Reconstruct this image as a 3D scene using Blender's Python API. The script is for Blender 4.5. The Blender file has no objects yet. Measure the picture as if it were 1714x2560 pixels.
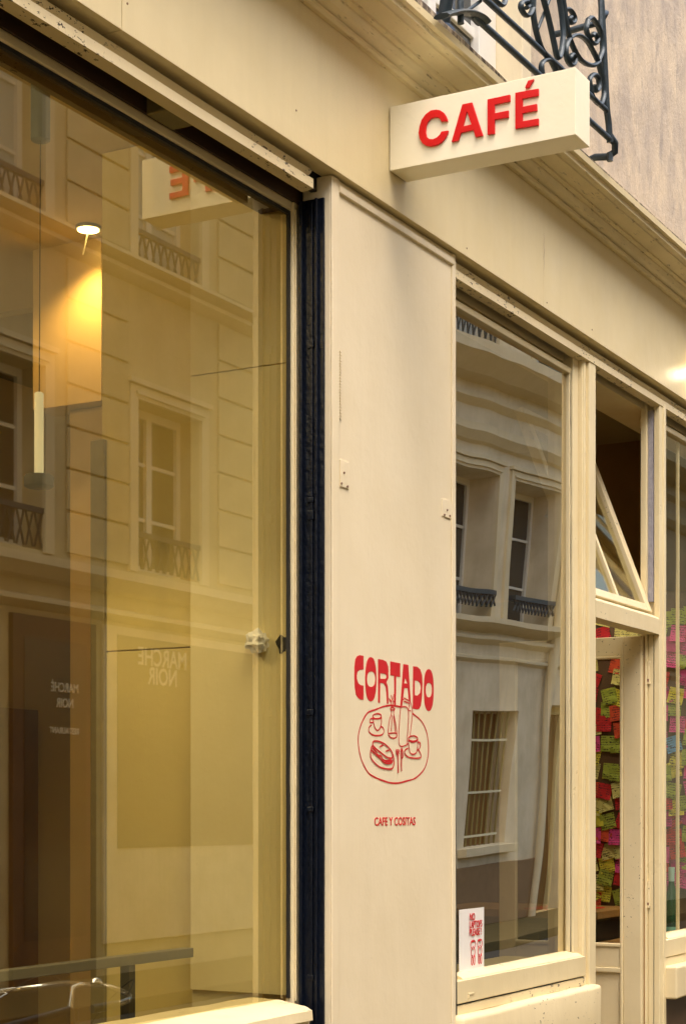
import bpy, bmesh, math, random
from mathutils import Vector, Matrix, noise
from mathutils.geometry import tessellate_polygon
R = math.radians
SC = bpy.context.scene
COL = SC.collection
# ------------------------------------------------------------------ camera, sky, sun, exposure
cd = bpy.data.cameras.new('camera'); cam = bpy.data.objects.new('camera', cd); COL.objects.link(cam)
cam.location = (0.0, -2.5, 1.55)
cam.rotation_euler = (R(90), 0, R(28.77 - 90))
cd.sensor_fit = 'HORIZONTAL'; cd.sensor_width = 36.0
cd.lens = 36.0 * 4413 / 1714
cd.shift_y = (2030 - 1280) / 1714
cd.clip_start = 0.05; cd.clip_end = 400
SC.camera = cam
W = bpy.data.worlds.new('World'); SC.world = W; W.use_nodes = True
SUN_EL, SUN_ROT = 66, 212
nt = W.node_tree; bg = nt.nodes['Background']
sky = nt.nodes.new('ShaderNodeTexSky'); sky.sky_type = 'NISHITA'; sky.sun_disc = False
sky.sun_elevation = R(SUN_EL); sky.sun_rotation = R(SUN_ROT)
sky.air_density = 1.0; sky.dust_density = 7.0; sky.ozone_density = 0.4
nt.links.new(sky.outputs[0], bg.inputs[0]); bg.inputs[1].default_value = 0.15
sl = bpy.data.lights.new('sun', 'SUN'); so = bpy.data.objects.new('sun', sl); COL.objects.link(so)
sl.energy = 1.15; sl.angle = R(110); sl.color = (1.0, 0.97, 0.90)
d = Vector((math.sin(R(SUN_ROT)) * math.cos(R(SUN_EL)), math.cos(R(SUN_ROT)) * math.cos(R(SUN_EL)), math.sin(R(SUN_EL))))
so.rotation_euler = d.to_track_quat('Z', 'Y').to_euler()
so.location = (0, -3, 30)
SC.view_settings.view_transform = 'Standard'; SC.view_settings.look = 'None'
SC.view_settings.exposure = 1.38; SC.view_settings.gamma = 1.0
SC.cycles.max_bounces = 9; SC.cycles.diffuse_bounces = 4; SC.cycles.glossy_bounces = 5
SC.cycles.transparent_max_bounces = 16; SC.cycles.caustics_reflective = False; SC.cycles.caustics_refractive = False
SC.cycles.use_denoising = True

# ------------------------------------------------------------------ helpers
# the shopfront joinery (pilaster, frames, posts) stands 3 cm behind the fascia face
SETBACK = [False]
def setback(me):
    if SETBACK[0]:
        for v in me.vertices: v.co = (v.co.x * 1.012, .03 + v.co.y * 1.012, 1.55 + (v.co.z - 1.55) * 1.012)
rnd = random.Random(7)
class B:
    def __init__(s): s.bm = bmesh.new()
    def poly(s, vs, fs):
        v = [s.bm.verts.new(p) for p in vs]
        for f in fs:
            try: s.bm.faces.new([v[i] for i in f])
            except ValueError: pass
        return s
    def box(s, x0, x1, y0, y1, z0, z1):
        return s.poly([(x, y, z) for x in (x0, x1) for y in (y0, y1) for z in (z0, z1)],
                      [(0, 1, 3, 2), (4, 6, 7, 5), (0, 4, 5, 1), (2, 3, 7, 6), (0, 2, 6, 4), (1, 5, 7, 3)])
    def prism(s, pts, f, a, b):           # closed outline pts, f(p, depth) -> xyz, capped
        n = len(pts)
        vs = [f(p, a) for p in pts] + [f(p, b) for p in pts]
        tri = tessellate_polygon([[Vector((p[0], p[1], 0)) for p in pts]])
        fs = [tuple(t) for t in tri] + [tuple(i + n for i in reversed(t)) for t in tri]
        fs += [(i, (i + 1) % n, (i + 1) % n + n, i + n) for i in range(n)]
        return s.poly(vs, fs)
    def profile(s, pts, x0, x1):          # (y, z) outline run along x
        return s.prism(pts, lambda p, t: (t, p[0], p[1]), x0, x1)
    def shape(s, outs, f, a, b):          # outline with holes
        allp = [p for o in outs for p in o]; n = len(allp)
        tri = tessellate_polygon([[Vector((p[0], p[1], 0)) for p in o] for o in outs])
        vs = [f(p, a) for p in allp] + [f(p, b) for p in allp]
        fs = [tuple(t) for t in tri] + [tuple(i + n for i in reversed(t)) for t in tri]
        k = 0
        for o in outs:
            m = len(o)
            fs += [(k + i, k + (i + 1) % m, k + (i + 1) % m + n, k + i + n) for i in range(m)]
            k += m
        return s.poly(vs, fs)
    def tube(s, pts, r, n=8, closed=False, rb=None):
        pts = [Vector(p) for p in pts]; m = len(pts); rings = []
        up = None
        for i, p in enumerate(pts):
            a = pts[(i - 1) % m] if (closed or i) else p
            b = pts[(i + 1) % m] if (closed or i < m - 1) else p
            t = (b - a).normalized()
            if up is None:
                up = Vector((0, 0, 1)) if abs(t.z) < .9 else Vector((1, 0, 0))
            u = (up - t * up.dot(t)).normalized(); w = t.cross(u); up = u
            rr = r if not callable(r) else r(i / (m - 1)); r2 = rb if rb else rr
            rings.append([s.bm.verts.new(p + u * rr * math.cos(2 * math.pi * k / n) + w * r2 * math.sin(2 * math.pi * k / n)) for k in range(n)])
        for i in range(m if closed else m - 1):
            A, Bq = rings[i], rings[(i + 1) % m]
            for k in range(n): s.bm.faces.new((A[k], A[(k + 1) % n], Bq[(k + 1) % n], Bq[k]))
        if not closed:
            s.bm.faces.new(rings[0][::-1]); s.bm.faces.new(rings[-1])
        return s
    def lathe(s, c, prof, n=24):
        rings = []
        for r, z in prof:
            rings.append([s.bm.verts.new((c[0] + r * math.cos(2 * math.pi * k / n), c[1] + r * math.sin(2 * math.pi * k / n), c[2] + z)) for k in range(n)])
        for A, Bq in zip(rings, rings[1:]):
            for k in range(n): s.bm.faces.new((A[k], A[(k + 1) % n], Bq[(k + 1) % n], Bq[k]))
        s.bm.faces.new(rings[0][::-1]); s.bm.faces.new(rings[-1])
        return s
    def rough(s, cuts, amp, scale=6.0, seed=0):   # hand-painted unevenness
        bm = s.bm
        for ax in range(3):
            lo = min(v.co[ax] for v in bm.verts); hi = max(v.co[ax] for v in bm.verts)
            n = min(int((hi - lo) / cuts), 90)
            if n < 2: continue
            no = Vector((0, 0, 0)); no[ax] = 1
            for i in range(1, n):
                co = Vector((0, 0, 0)); co[ax] = lo + (hi - lo) * i / n + 1e-5
                bmesh.ops.bisect_plane(bm, geom=bm.verts[:] + bm.edges[:] + bm.faces[:], plane_co=co, plane_no=no)
        for v in s.bm.verts:
            v.co += Vector(noise.noise_vector(v.co * scale + Vector((seed, 0, 0)))) * amp
        return s
    def done(s, name, m, parent=None, bev=0, seg=2, ang=None, loc=None):
        bm = s.bm
        if ang is None: ang = 60 if bev else 50
        bmesh.ops.recalc_face_normals(bm, faces=bm.faces)
        if bev:
            es = [e for e in bm.edges if len(e.link_faces) == 2 and e.calc_face_angle(0) > R(30)]
            bmesh.ops.bevel(bm, geom=es, offset=bev, segments=seg, affect='EDGES', clamp_overlap=True, profile=.6)
        me = bpy.data.meshes.new(name); bm.to_mesh(me); bm.free()
        me.polygons.foreach_set('use_smooth', [True] * len(me.polygons))
        me.set_sharp_from_angle(angle=R(ang))
        o = link(name, me, m, parent, loc)
        if bev:
            wn = o.modifiers.new('weighted_normal', 'WEIGHTED_NORMAL'); wn.keep_sharp = True; wn.weight = 90
        return o
def link(name, me, m, parent=None, loc=None):
    setback(me)
    o = bpy.data.objects.new(name, me); COL.objects.link(o)
    if m is not None and not me.materials: me.materials.append(m)
    if loc is not None: o.location = loc
    if parent is not None: adopt(o, parent)
    return o
ORG = {}
def adopt(o, p):
    o.parent = p
    L = ORG.get(p.name)
    if L is not None: o.matrix_parent_inverse = Matrix.Translation(-L)
def thing(name, loc, label, cat, group=None):
    o = bpy.data.objects.new(name, None); COL.objects.link(o); o.location = loc
    o.empty_display_size = .2
    ORG[o.name] = Vector(loc)
    return tag(o, label, cat, group)
def tag(o, label, cat, group=None):
    o['label'] = label; o['category'] = cat
    if group: o['group'] = group
    return o
def struct(o): o['kind'] = 'structure'; return o
def text_mesh(body, size, align='CENTER', ext=0.0, bold=0.0, xs=1.0):
    c = bpy.data.curves.new('txt', 'FONT'); c.body = body; c.size = size; c.align_x = align
    c.extrude = ext; c.offset = bold; c.resolution_u = 3
    o = bpy.data.objects.new('txt', c); COL.objects.link(o)
    bpy.context.view_layer.update()
    me = bpy.data.meshes.new_from_object(o.evaluated_get(bpy.context.evaluated_depsgraph_get()))
    bpy.data.objects.remove(o); bpy.data.curves.remove(c)
    for v in me.vertices: v.co.x *= xs
    return me
def to_wall(me, x, y, z, side=-1):    # lettering upright on a wall that faces -y (side -1) or +y (+1)
    for v in me.vertices:
        a, b, c = v.co
        v.co = (x + a, y - c, z + b) if side < 0 else (x - a, y + c, z + b)
    return me

# ------------------------------------------------------------------ materials
def mat(name): 
    m = bpy.data.materials.new(name); m.use_nodes = True
    return m, m.node_tree, m.node_tree.nodes['Principled BSDF']
def N(t, typ, **kw):
    n = t.nodes.new(typ)
    for k, v in kw.items():
        if k in n.inputs: n.inputs[k].default_value = v
        else: setattr(n, k, v)
    return n
def ramp(t, fac, stops):
    r = N(t, 'ShaderNodeValToRGB'); t.links.new(fac, r.inputs[0])
    e = r.color_ramp.elements
    while len(e) < len(stops): e.new(.5)
    for q, (p, c) in zip(e, stops): q.position = p; q.color = (*c, 1) if len(c) == 3 else c
    return r.outputs[0]
def mixc(t, f, a, b, typ='MIX'):
    n = t.nodes.new('ShaderNodeMix'); n.data_type = 'RGBA'; n.blend_type = typ
    for i, v in ((0, f), (6, a), (7, b)):
        if hasattr(v, 'is_output'): t.links.new(v, n.inputs[i])
        else: n.inputs[i].default_value = v if i == 0 else (*v, 1)
    return n.outputs[2]
def coords(t, scale=(1, 1, 1), rot=(0, 0, 0)):
    tc = N(t, 'ShaderNodeTexCoord'); mp = N(t, 'ShaderNodeMapping')
    t.links.new(tc.outputs['Object'], mp.inputs[0]); mp.inputs['Scale'].default_value = scale; mp.inputs['Rotation'].default_value = rot
    return mp.outputs[0]
def nz(t, co, scale, detail=4, rough=.6, out=0):
    n = N(t, 'ShaderNodeTexNoise', Scale=scale, Detail=detail, Roughness=rough)
    t.links.new(co, n.inputs['Vector']); return n.outputs[out]
def bump(t, bs, h, st, dist=.01):
    b = N(t, 'ShaderNodeBump', Strength=st, Distance=dist); t.links.new(h, b.inputs['Height'])
    if bs.inputs['Normal'].links: t.links.new(bs.inputs['Normal'].links[0].from_socket, b.inputs['Normal'])
    t.links.new(b.outputs[0], bs.inputs['Normal'])
def mixv(t, co):
    n = N(t, 'ShaderNodeVectorMath', operation='ADD'); t.links.new(co, n.inputs[0]); t.links.new(nz(t, co, 6, 3, .6, 1), n.inputs[1]); return n.outputs[0]
def paint(name, c, rough=.5, var=.08, chips=None, grain=.12, streak=.1, spec=.35):
    m, t, bs = mat(name)
    co = coords(t)
    c2 = tuple(x * (1 - var) * f for x, f in zip(c, (1, .985, .94)))
    base = mixc(t, ramp(t, nz(t, co, 2.2, 5), [(.35, (0, 0, 0)), (.7, (1, 1, 1))]), c, c2)
    if streak:
        st = ramp(t, nz(t, coords(t, (9, 9, .5)), 2.0, 4), [(.45, (0, 0, 0)), (.75, (streak,) * 3)])
        base = mixc(t, st, base, tuple(x * .72 for x in c2))
    grime = ramp(t, nz(t, co, 60, 2), [(.70, (0, 0, 0)), (.78, (.5, .5, .5))])
    big = ramp(t, nz(t, co, 1.1, 3), [(.5, (0, 0, 0)), (.7, (1, 1, 1))])
    base = mixc(t, mixc(t, 1.0, grime, big, 'MULTIPLY'), base, tuple(x * .6 for x in c))
    if chips:
        f = ramp(t, nz(t, coords(t, (1, 2.2, 2.2)), 34, 3, .7), [(chips, (0, 0, 0)), (chips + .012, (1, 1, 1))])
        f2 = ramp(t, nz(t, co, 1.7, 2), [(.5, (0, 0, 0)), (.56, (1, 1, 1))])
        base = mixc(t, mixc(t, 1.0, f, f2, 'MULTIPLY'), base, (.05, .035, .025))
    t.links.new(base, bs.inputs['Base Color']); bs.inputs['Roughness'].default_value = rough
    bs.inputs['Specular IOR Level'].default_value = spec
    pt = N(t, 'ShaderNodeTexVoronoi', Scale=3.1); pt.feature = 'F1'; t.links.new(mixv(t, co), pt.inputs['Vector'])
    rgh = ramp(t, nz(t, co, 7, 5), [(.3, (max(rough - .1, .1),) * 3), (.7, (rough + .14,) * 3)]); t.links.new(rgh, bs.inputs['Roughness'])
    bump(t, bs, nz(t, coords(t, (1, 1, .22)), 60, 5, .7), grain * 1.6, .004)
    bump(t, bs, nz(t, co, 5, 4), .16, .02)
    bump(t, bs, ramp(t, nz(t, co, 24, 4, .6), [(.62, (0, 0, 0)), (.66, (1, 1, 1))]), .10, .002)
    return m
def plain(name, c, rough=.5, metal=0, var=.15, sc=30, bmp=.1, spec=.5):
    m, t, bs = mat(name); co = coords(t)
    t.links.new(mixc(t, nz(t, co, sc, 4), tuple(x * (1 + var) for x in c), tuple(x * (1 - var) for x in c)), bs.inputs['Base Color'])
    bs.inputs['Roughness'].default_value = rough; bs.inputs['Metallic'].default_value = metal
    bs.inputs['Specular IOR Level'].default_value = spec
    if bmp: bump(t, bs, nz(t, co, sc * 2, 3), bmp, .005)
    return m
def emit(name, c, s):
    m, t, bs = mat(name); bs.inputs['Base Color'].default_value = (*c, 1)
    bs.inputs['Emission Color'].default_value = (*c, 1); bs.inputs['Emission Strength'].default_value = s
    return m
def glass(name, r0=.16, tint=(.93, .94, .88), refl=(.97, .90, .62), wav=0.0, rgh=.0):
    m, t, bs = mat(name); t.nodes.remove(bs)
    out = t.nodes['Material Output']
    tr = N(t, 'ShaderNodeBsdfTransparent'); tr.inputs[0].default_value = (*tint, 1)
    gl = N(t, 'ShaderNodeBsdfGlossy', Roughness=rgh); gl.inputs[0].default_value = refl + (1,)
    ge = N(t, 'ShaderNodeNewGeometry'); dt = N(t, 'ShaderNodeVectorMath', operation='DOT_PRODUCT'); mx = N(t, 'ShaderNodeMixShader')
    t.links.new(ge.outputs['Normal'], dt.inputs[0]); t.links.new(ge.outputs['Incoming'], dt.inputs[1])
    def mth(op, a, b=None):                       # thin two-sided pane: Schlick reflectance
        n = N(t, 'ShaderNodeMath', operation=op)
        for i, v in enumerate((a, b)):
            if v is None: continue
            if hasattr(v, 'is_output'): t.links.new(v, n.inputs[i])
            else: n.inputs[i].default_value = v
        return n.outputs[0]
    fr = mth('ADD', mth('MULTIPLY', mth('POWER', mth('SUBTRACT', 1.0, mth('ABSOLUTE', dt.outputs['Value'])), 5.0), 1 - r0), r0)
    t.links.new(fr, mx.inputs[0]); t.links.new(tr.outputs[0], mx.inputs[1]); t.links.new(gl.outputs[0], mx.inputs[2])
    if wav:
        b = N(t, 'ShaderNodeBump', Strength=wav, Distance=.01)
        t.links.new(nz(t, coords(t, (1, 1, .6)), 1.6, 1, .4), b.inputs['Height'])
        t.links.new(b.outputs[0], gl.inputs['Normal'])
    t.links.new(mx.outputs[0], out.inputs[0])
    return m
CREAM = (.76, .645, .385)
M = {}
M['fascia'] = paint('fascia cream paint', CREAM, .42, .08, streak=.10)
M['cream'] = paint('cream gloss paint', (.78, .67, .42), .36, .07, streak=.12, spec=.5)
M['worn'] = paint('worn cream paint', (.77, .66, .42), .42, .10, chips=.66, streak=.12)
M['head'] = paint('chipped header paint', (.76, .645, .40), .42, .10, chips=.60, streak=.0)
M['pil'] = paint('pilaster cream paint', (.79, .69, .49), .45, .075, streak=.07, grain=.09)
M['sign'] = paint('sign ivory', (.93, .87, .68), .4, .01, streak=0, grain=.01)
M['red'] = plain('red acrylic', (.66, .001, .002), .45, var=.05, bmp=0)
M['redprint'] = plain('red vinyl print', (.56, .006, .010), .5, var=.1, bmp=0)
M['blue'] = plain('navy shutter steel', (.0035, .0065, .016), .32, .3, .6, 25, .6)
M['black'] = plain('black rubber', (.008, .007, .006), .6, bmp=.3)
M['iron'] = plain('blue grey wrought iron', (.028, .045, .060), .42, .2, .35, 20, .5)
M['seal'] = plain('grey foam seal', (.33, .32, .36), .9, var=.3, sc=60, bmp=.6)
M['rust'] = plain('rusty hinge', (.20, .10, .06), .7, var=.6, sc=70, bmp=.5)
M['paper'] = plain('white paper', (.78, .77, .74), .7, var=.03, bmp=.05)
M['iwall'] = paint('ochre white interior wall', (.86, .76, .44), .6, .08, streak=.05)
M['iwall2'] = paint('olive interior wall', (.74, .61, .24), .6, .08, streak=.05)
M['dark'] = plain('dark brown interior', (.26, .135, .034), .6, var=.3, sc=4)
M['ceil'] = plain('ceiling shade tone', (.34, .25, .10), .7, var=.1, sc=3)
M['ceil2'] = plain('ceiling bright tone', (.74, .62, .36), .7, var=.06, sc=3)
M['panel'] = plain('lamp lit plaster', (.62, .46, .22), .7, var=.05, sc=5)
M['greym'] = plain('grey lamp metal', (.04, .06, .065), .5, .1, .05, bmp=0)
M['tube'] = plain('cream lamp tube', (.88, .84, .62), .4, var=.03, bmp=0)
M['cnt'] = plain('grey counter laminate', (.12, .115, .09), .4, var=.1)
M['blackm'] = plain('black steel', (.012, .011, .010), .4, .3)
M['g_left'] = glass('shop window glass', .27, (.90, .86, .64), rgh=.012)
M['g_right'] = glass('old wavy window glass', .56, (.90, .89, .78), refl=(1, .92, .74), wav=.16)
M['g_far'] = glass('door glass', .07, (.92, .92, .86))
def stucco():
    m, t, bs = mat('weathered stucco')
    co = coords(t); dg = coords(t, (1.5, 1.5, .8), (0, R(32), 0))
    base = mixc(t, ramp(t, nz(t, dg, 4.5, 8, .62), [(.36, (0, 0, 0)), (.64, (1, 1, 1))]), (.60, .495, .365), (.41, .345, .285))
    base = mixc(t, ramp(t, nz(t, coords(t, (1.6, 1.6, .7), (0, R(36), 0)), 7, 8, .7), [(.53, (0, 0, 0)), (.70, (.75,) * 3)]), base, (.26, .23, .215))
    base = mixc(t, ramp(t, nz(t, co, 34, 5, .7), [(.55, (0, 0, 0)), (.75, (.6,) * 3)]), base, (.36, .28, .20))
    base = mixc(t, ramp(t, nz(t, co, 11, 6, .7), [(.60, (0, 0, 0)), (.68, (.5,) * 3)]), base, (.62, .55, .45))
    t.links.new(base, bs.inputs['Base Color']); bs.inputs['Roughness'].default_value = .85
    bump(t, bs, nz(t, co, 55, 6, .75), .55, .010)
    bump(t, bs, nz(t, co, 7, 4, .6), .25, .03)
    return m
def mildew():
    m, t, bs = mat('mildewed stone ledge')
    co = coords(t, (1, 1, .45))
    f = nz(t, co, 28, 6, .75)
    base = mixc(t, ramp(t, f, [(.40, (0, 0, 0)), (.58, (1, 1, 1))]), (.50, .41, .29), (.07, .05, .035))
    t.links.new(base, bs.inputs['Base Color']); bs.inputs['Roughness'].default_value = .9
    bump(t, bs, f, .5, .01)
    return m
def cornice_m():
    m, t, bs = mat('grimy cornice paint')
    c = CREAM
    base = mixc(t, ramp(t, nz(t, coords(t), 3, 5), [(.35, (0, 0, 0)), (.7, (1, 1, 1))]), c, tuple(x * .82 for x in c))
    f = ramp(t, nz(t, coords(t, (.6, 3, 3)), 22, 5, .7), [(.60, (0, 0, 0)), (.70, (.8,) * 3)])
    base = mixc(t, f, base, (.10, .07, .03))
    t.links.new(base, bs.inputs['Base Color']); bs.inputs['Roughness'].default_value = .6
    bump(t, bs, nz(t, coords(t), 40, 4), .25, .006)
    return m
M['stucco'] = stucco(); M['mildew'] = mildew(); M['cornice'] = cornice_m()
M['ostone'] = paint('opposite pale stone', (.68, .585, .37), .8, .20, grain=.3, streak=.15)
M['ostone2'] = paint('opposite plain stucco', (.86, .77, .60), .8, .22, grain=.3, streak=.2)
M['otrim'] = paint('opposite trim stone', (.80, .71, .52), .8, .08, grain=.3, streak=.2)
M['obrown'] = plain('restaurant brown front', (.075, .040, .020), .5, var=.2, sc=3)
M['owhite'] = plain('white window paint', (.75, .74, .70), .5, var=.05)
M['oglass'] = plain('dark far window glass', (.035, .04, .04), .08, var=.1, bmp=0)
M['oblind'] = plain('pale curtain', (.42, .48, .50), .6, var=.1, bmp=0)
M['letter'] = plain('white lettering', (.8, .78, .7), .5, var=.02, bmp=0)
M['floor'] = plain('cafe floor tile', (.40, .31, .16), .5, var=.1, sc=5)
M['asphalt'] = plain('asphalt', (.060, .056, .050), .85, var=.3, sc=60, bmp=.5)
M['paving'] = plain('sandstone paving', (.11, .08, .018), .8, var=.2, sc=12, bmp=.3)
CAFE={'C':[[(204,115),(198,131),(190,143),(177,153),(165,157),(146,158),(128,149),(115,135),(108,116),(105,97),(109,78),(118,63),(131,53),(146,48),(165,48),(183,54),(195,65),(203,77),(205,86),(182,87),(177,79),(167,72),(154,69),(141,72),(132,81),(129,95),(130,112),(136,124),(146,133),(159,135),(171,132),(178,126),(182,117)]],'A':[[(216,49),(252,156),(284,156),(320,49),(296,49),(289,72),(247,71),(239,49)],[(254,89),(282,90),(267,133)]],'F':[[(335,155),(408,155),(408,135),(358,135),(358,109),(403,109),(403,88),(358,90),(358,48),(335,49)]],'E':[[(425,157),(499,155),(499,134),(448,135),(448,111),(494,111),(494,91),(448,92),(448,68),(499,67),(499,47),(425,50)]],'acc':[[(456,165),(466,185),(485,186),(469,164)]]}
CORTADO=[('C',[[(202,518),(178,519),(161,514),(150,504),(145,482),(144,451),(147,419),(155,398),(169,389),(183,386),(202,386),(202,429),(183,429),(169,434),(160,446),(159,457),(164,468),(178,475),(202,477)]]),('O',[[(285,453),(284,434),(282,420),(278,408),(273,398),(267,391),(259,386),(249,384),(239,385),(231,389),(225,395),(220,404),(216,416),(214,430),(213,449),(214,468),(216,482),(220,494),(225,504),(231,511),(239,516),(249,518),(259,517),(267,514),(273,507),(278,498),(282,487),(284,473)],[(278,453),(277,447),(275,441),(273,437),(269,434),(264,431),(258,429),(251,428),(243,428),(237,429),(233,431),(229,434),(226,438),(225,443),(224,450),(225,457),(226,462),(229,466),(233,469),(237,472),(243,474),(251,475),(258,475),(264,474),(269,472),(273,469),(275,465),(277,460)]]),('R',[[(296,516),(327,516),(351,512),(363,498),(365,482),(364,462),(351,449),(360,438),(364,416),(365,383),(354,383),(351,415),(346,434),(333,444),(310,444),(308,383),(296,383)],[(310,473),(339,474),(351,471),(352,462),(342,458),(310,457)]]),('T',[[(377,515),(445,514),(444,471),(417,471),(416,430),(414,378),(403,379),(404,429),(403,472),(377,472)]]),('A',[[(467,513),(501,513),(518,399),(505,400),(497,439),(473,439),(458,381),(445,378)],[(480,470),(471,453),(495,454)]]),('D',[[(535,511),(563,512),(585,505),(599,487),(602,458),(599,424),(591,390),(579,379),(563,376),(533,377)],[(546,467),(569,467),(585,460),(590,446),(584,429),(566,420),(546,420)]]),('O',[[(684,445),(683,425),(681,410),(677,398),(672,389),(665,381),(658,377),(648,375),(637,376),(630,380),(623,386),(618,395),(615,407),(613,421),(612,440),(613,459),(615,474),(618,486),(623,496),(630,503),(637,508),(648,510),(658,509),(665,506),(672,499),(677,490),(681,478),(683,464)],[(671,444),(671,437),(669,432),(667,428),(664,424),(660,422),(655,420),(648,419),(642,419),(637,420),(633,422),(630,426),(627,430),(626,434),(625,441),(626,448),(627,453),(630,457),(633,461),(637,463),(642,465),(648,466),(655,466),(660,465),(664,463),(667,460),(669,456),(671,451)]])]
DRAW=[('table_outline',9,[[(375,379),(327,372),(280,361),(229,349),(200,326),(181,304),(169,277),(169,251),(178,224),(195,198),(234,167),(280,154),(339,144),(387,139),(435,140),(490,147),(547,156),(598,177),(627,200),(643,232),(645,264),(636,298),(617,323),(585,344),(528,362)],[(375,379),(411,379),(447,378)]]),('coffee_cup',8,[[(317,343),(314,339),(307,336),(295,334),(283,333),(272,334),(264,337),(261,340),(264,343),(272,346),(283,348),(295,349),(307,348),(314,346),(317,343)],[(261,339),(266,321),(275,305),(292,298),(310,307),(317,323),(318,341)],[(263,333),(289,333),(315,337)],[(263,332),(246,331),(243,320),(263,321)],[(254,313),(237,305),(236,293),(257,284),(286,282),(321,286),(334,297),(327,308),(313,310)]]),('vase',7,[[(378,370),(390,373),(406,370),(402,366),(381,366),(378,370)],[(381,366),(384,354),(369,329),(363,293),(375,281),(396,278),(417,282),(421,295),(408,336),(400,352),(402,366)],[(364,291),(393,294),(420,294)],[(390,349),(382,299)],[(398,346),(411,297)],[(387,373),(381,392)],[(394,375),(396,396)],[(375,389),(368,402)],[(408,391),(411,405)],[(390,395),(381,411)],[(396,399),(399,415)],[(411,394),(408,410)],[(372,397),(387,390)],[(414,402),(396,390)]]),('milk_carton',6,[[(469,407),(512,399)],[(469,405),(447,378),(435,265),(481,259),(497,266)],[(512,399),(500,371)],[(447,378),(500,369),(489,263)],[(512,399),(529,367),(512,291)],[(500,369),(518,369)],[(469,397),(506,392)]]),('coffee_cup',8,[[(566,282),(563,278),(553,274),(540,272),(526,271),(513,273),(504,276),(500,280),(504,284),(513,288),(526,290),(540,291),(553,289),(563,286),(566,282)],[(500,278),(503,256),(512,237),(531,232),(553,237),(563,250),(567,281)],[(567,272),(582,270),(584,259),(572,248),(563,250)],[(506,276),(534,273),(563,279)],[(497,250),(475,243),(475,233),(497,223),(540,220),(585,223),(588,233),(572,247)]]),('sandwich',9,[[(246,237),(246,218),(263,203),(304,187),(351,182),(387,184),(400,198),(400,214),(393,228)],[(263,263),(292,265),(333,259),(369,246),(390,230),(387,217),(357,217),(315,230),(269,246),(260,254),(263,263)],[(260,251),(249,244),(254,235),(292,220),(339,200),(381,201),(393,211)],[(257,244),(280,233),(295,222),(315,220),(327,210),(351,207),(381,211)],[(304,248),(327,255)],[(345,236),(369,241)],[(339,204),(387,207)]]),('fork',11,[[(429,171),(428,198),(426,229)],[(416,244),(418,231),(426,229)],[(424,245),(426,232)],[(434,244),(432,230)]]),('knife',11,[[(452,177),(450,204),(452,216),(461,224),(457,241),(449,246),(450,216)]])]
IRON=[('rail',0.011,[(5.03,4.042),(6.285,4.064)]),('rail',0.01,[(5.077,4.129),(6.233,4.16)]),('loop_bar',0.009,[(5.579,4.359),(5.606,4.328),(5.656,4.277),(5.701,4.218),(5.729,4.178),(5.748,4.178),(5.769,4.201),(5.789,4.265),(5.78,4.326),(5.752,4.387),(5.735,4.423)]),('curved_bar',0.009,[(5.504,4.316),(5.509,4.289),(5.525,4.225),(5.558,4.176),(5.601,4.147),(5.667,4.142),(5.769,4.144)]),('scroll',0.007,[(5.601,4.059),(5.59,4.088),(5.606,4.111),(5.645,4.132),(5.678,4.138),(5.712,4.125),(5.723,4.116)]),('curved_bar',0.008,[(5.78,4.416),(5.798,4.375),(5.815,4.335),(5.838,4.297),(5.885,4.267),(5.945,4.25),(6.018,4.256),(6.092,4.279),(6.143,4.311)]),('scroll',0.007,[(6.13,4.311),(6.08,4.328),(6.018,4.34),(5.945,4.331),(5.885,4.306),(5.838,4.271),(5.815,4.232),(5.827,4.202),(5.862,4.194),(5.897,4.213),(5.903,4.235),(5.876,4.237),(5.856,4.217),(5.868,4.213)]),('scroll',0.007,[(5.801,4.368),(5.85,4.386),(5.891,4.382),(5.897,4.363),(5.862,4.343),(5.844,4.351),(5.862,4.364)]),('scroll',0.007,[(6.03,4.42),(6.015,4.379),(6.055,4.354),(6.105,4.362),(6.13,4.392),(6.092,4.395),(6.074,4.379)]),('curved_bar',0.008,[(6.03,4.42),(6.067,4.443),(6.118,4.441),(6.162,4.422),(6.181,4.371),(6.143,4.311),(6.168,4.275),(6.194,4.239),(6.194,4.203),(6.156,4.158),(6.08,4.158),(6.053,4.188),(6.049,4.214),(6.092,4.245),(6.137,4.246),(6.143,4.216),(6.111,4.192),(6.092,4.207)]),('post',0.013,[(6.162,4.58),(6.175,4.495),(6.188,4.418),(6.207,4.289),(6.226,4.169),(6.246,4.117),(6.259,4.052)]),('scroll',0.007,[(5.52,4.289),(5.515,4.258),(5.483,4.221),(5.446,4.208),(5.415,4.218),(5.42,4.237),(5.462,4.258),(5.478,4.252),(5.462,4.237)]),('scroll',0.007,[(5.133,4.141),(5.19,4.156),(5.249,4.16),(5.278,4.18),(5.288,4.208)]),('brace',0.006,[(5.695,4.364),(5.579,4.205)]),('brace',0.006,[(5.114,4.121),(4.994,4.037)]),('foot_plate',0.016,[(4.805,3.949),(4.896,3.996),(4.985,4.031),(5.067,4.051),(5.114,4.05)]),('stud',0.011,[(4.938,4.073),(4.942,3.98)])]

# ================================================================== setting: ground
struct(B().box(-40, 60, -40, 40, -.6, -.125).done('ground', M['paving']))
struct(B().box(-40, 60, -5.75, -1.62, -.121, -.117).done('road', M['asphalt']))
pv = struct(B().box(-40, 60, -1.62, 6, -.12, 0).done('pavement', M['paving'], bev=.01))
struct(B().box(-40, 60, -7.3, -5.75, -.12, 0).done('pavement', M['paving'], bev=.01))

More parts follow.
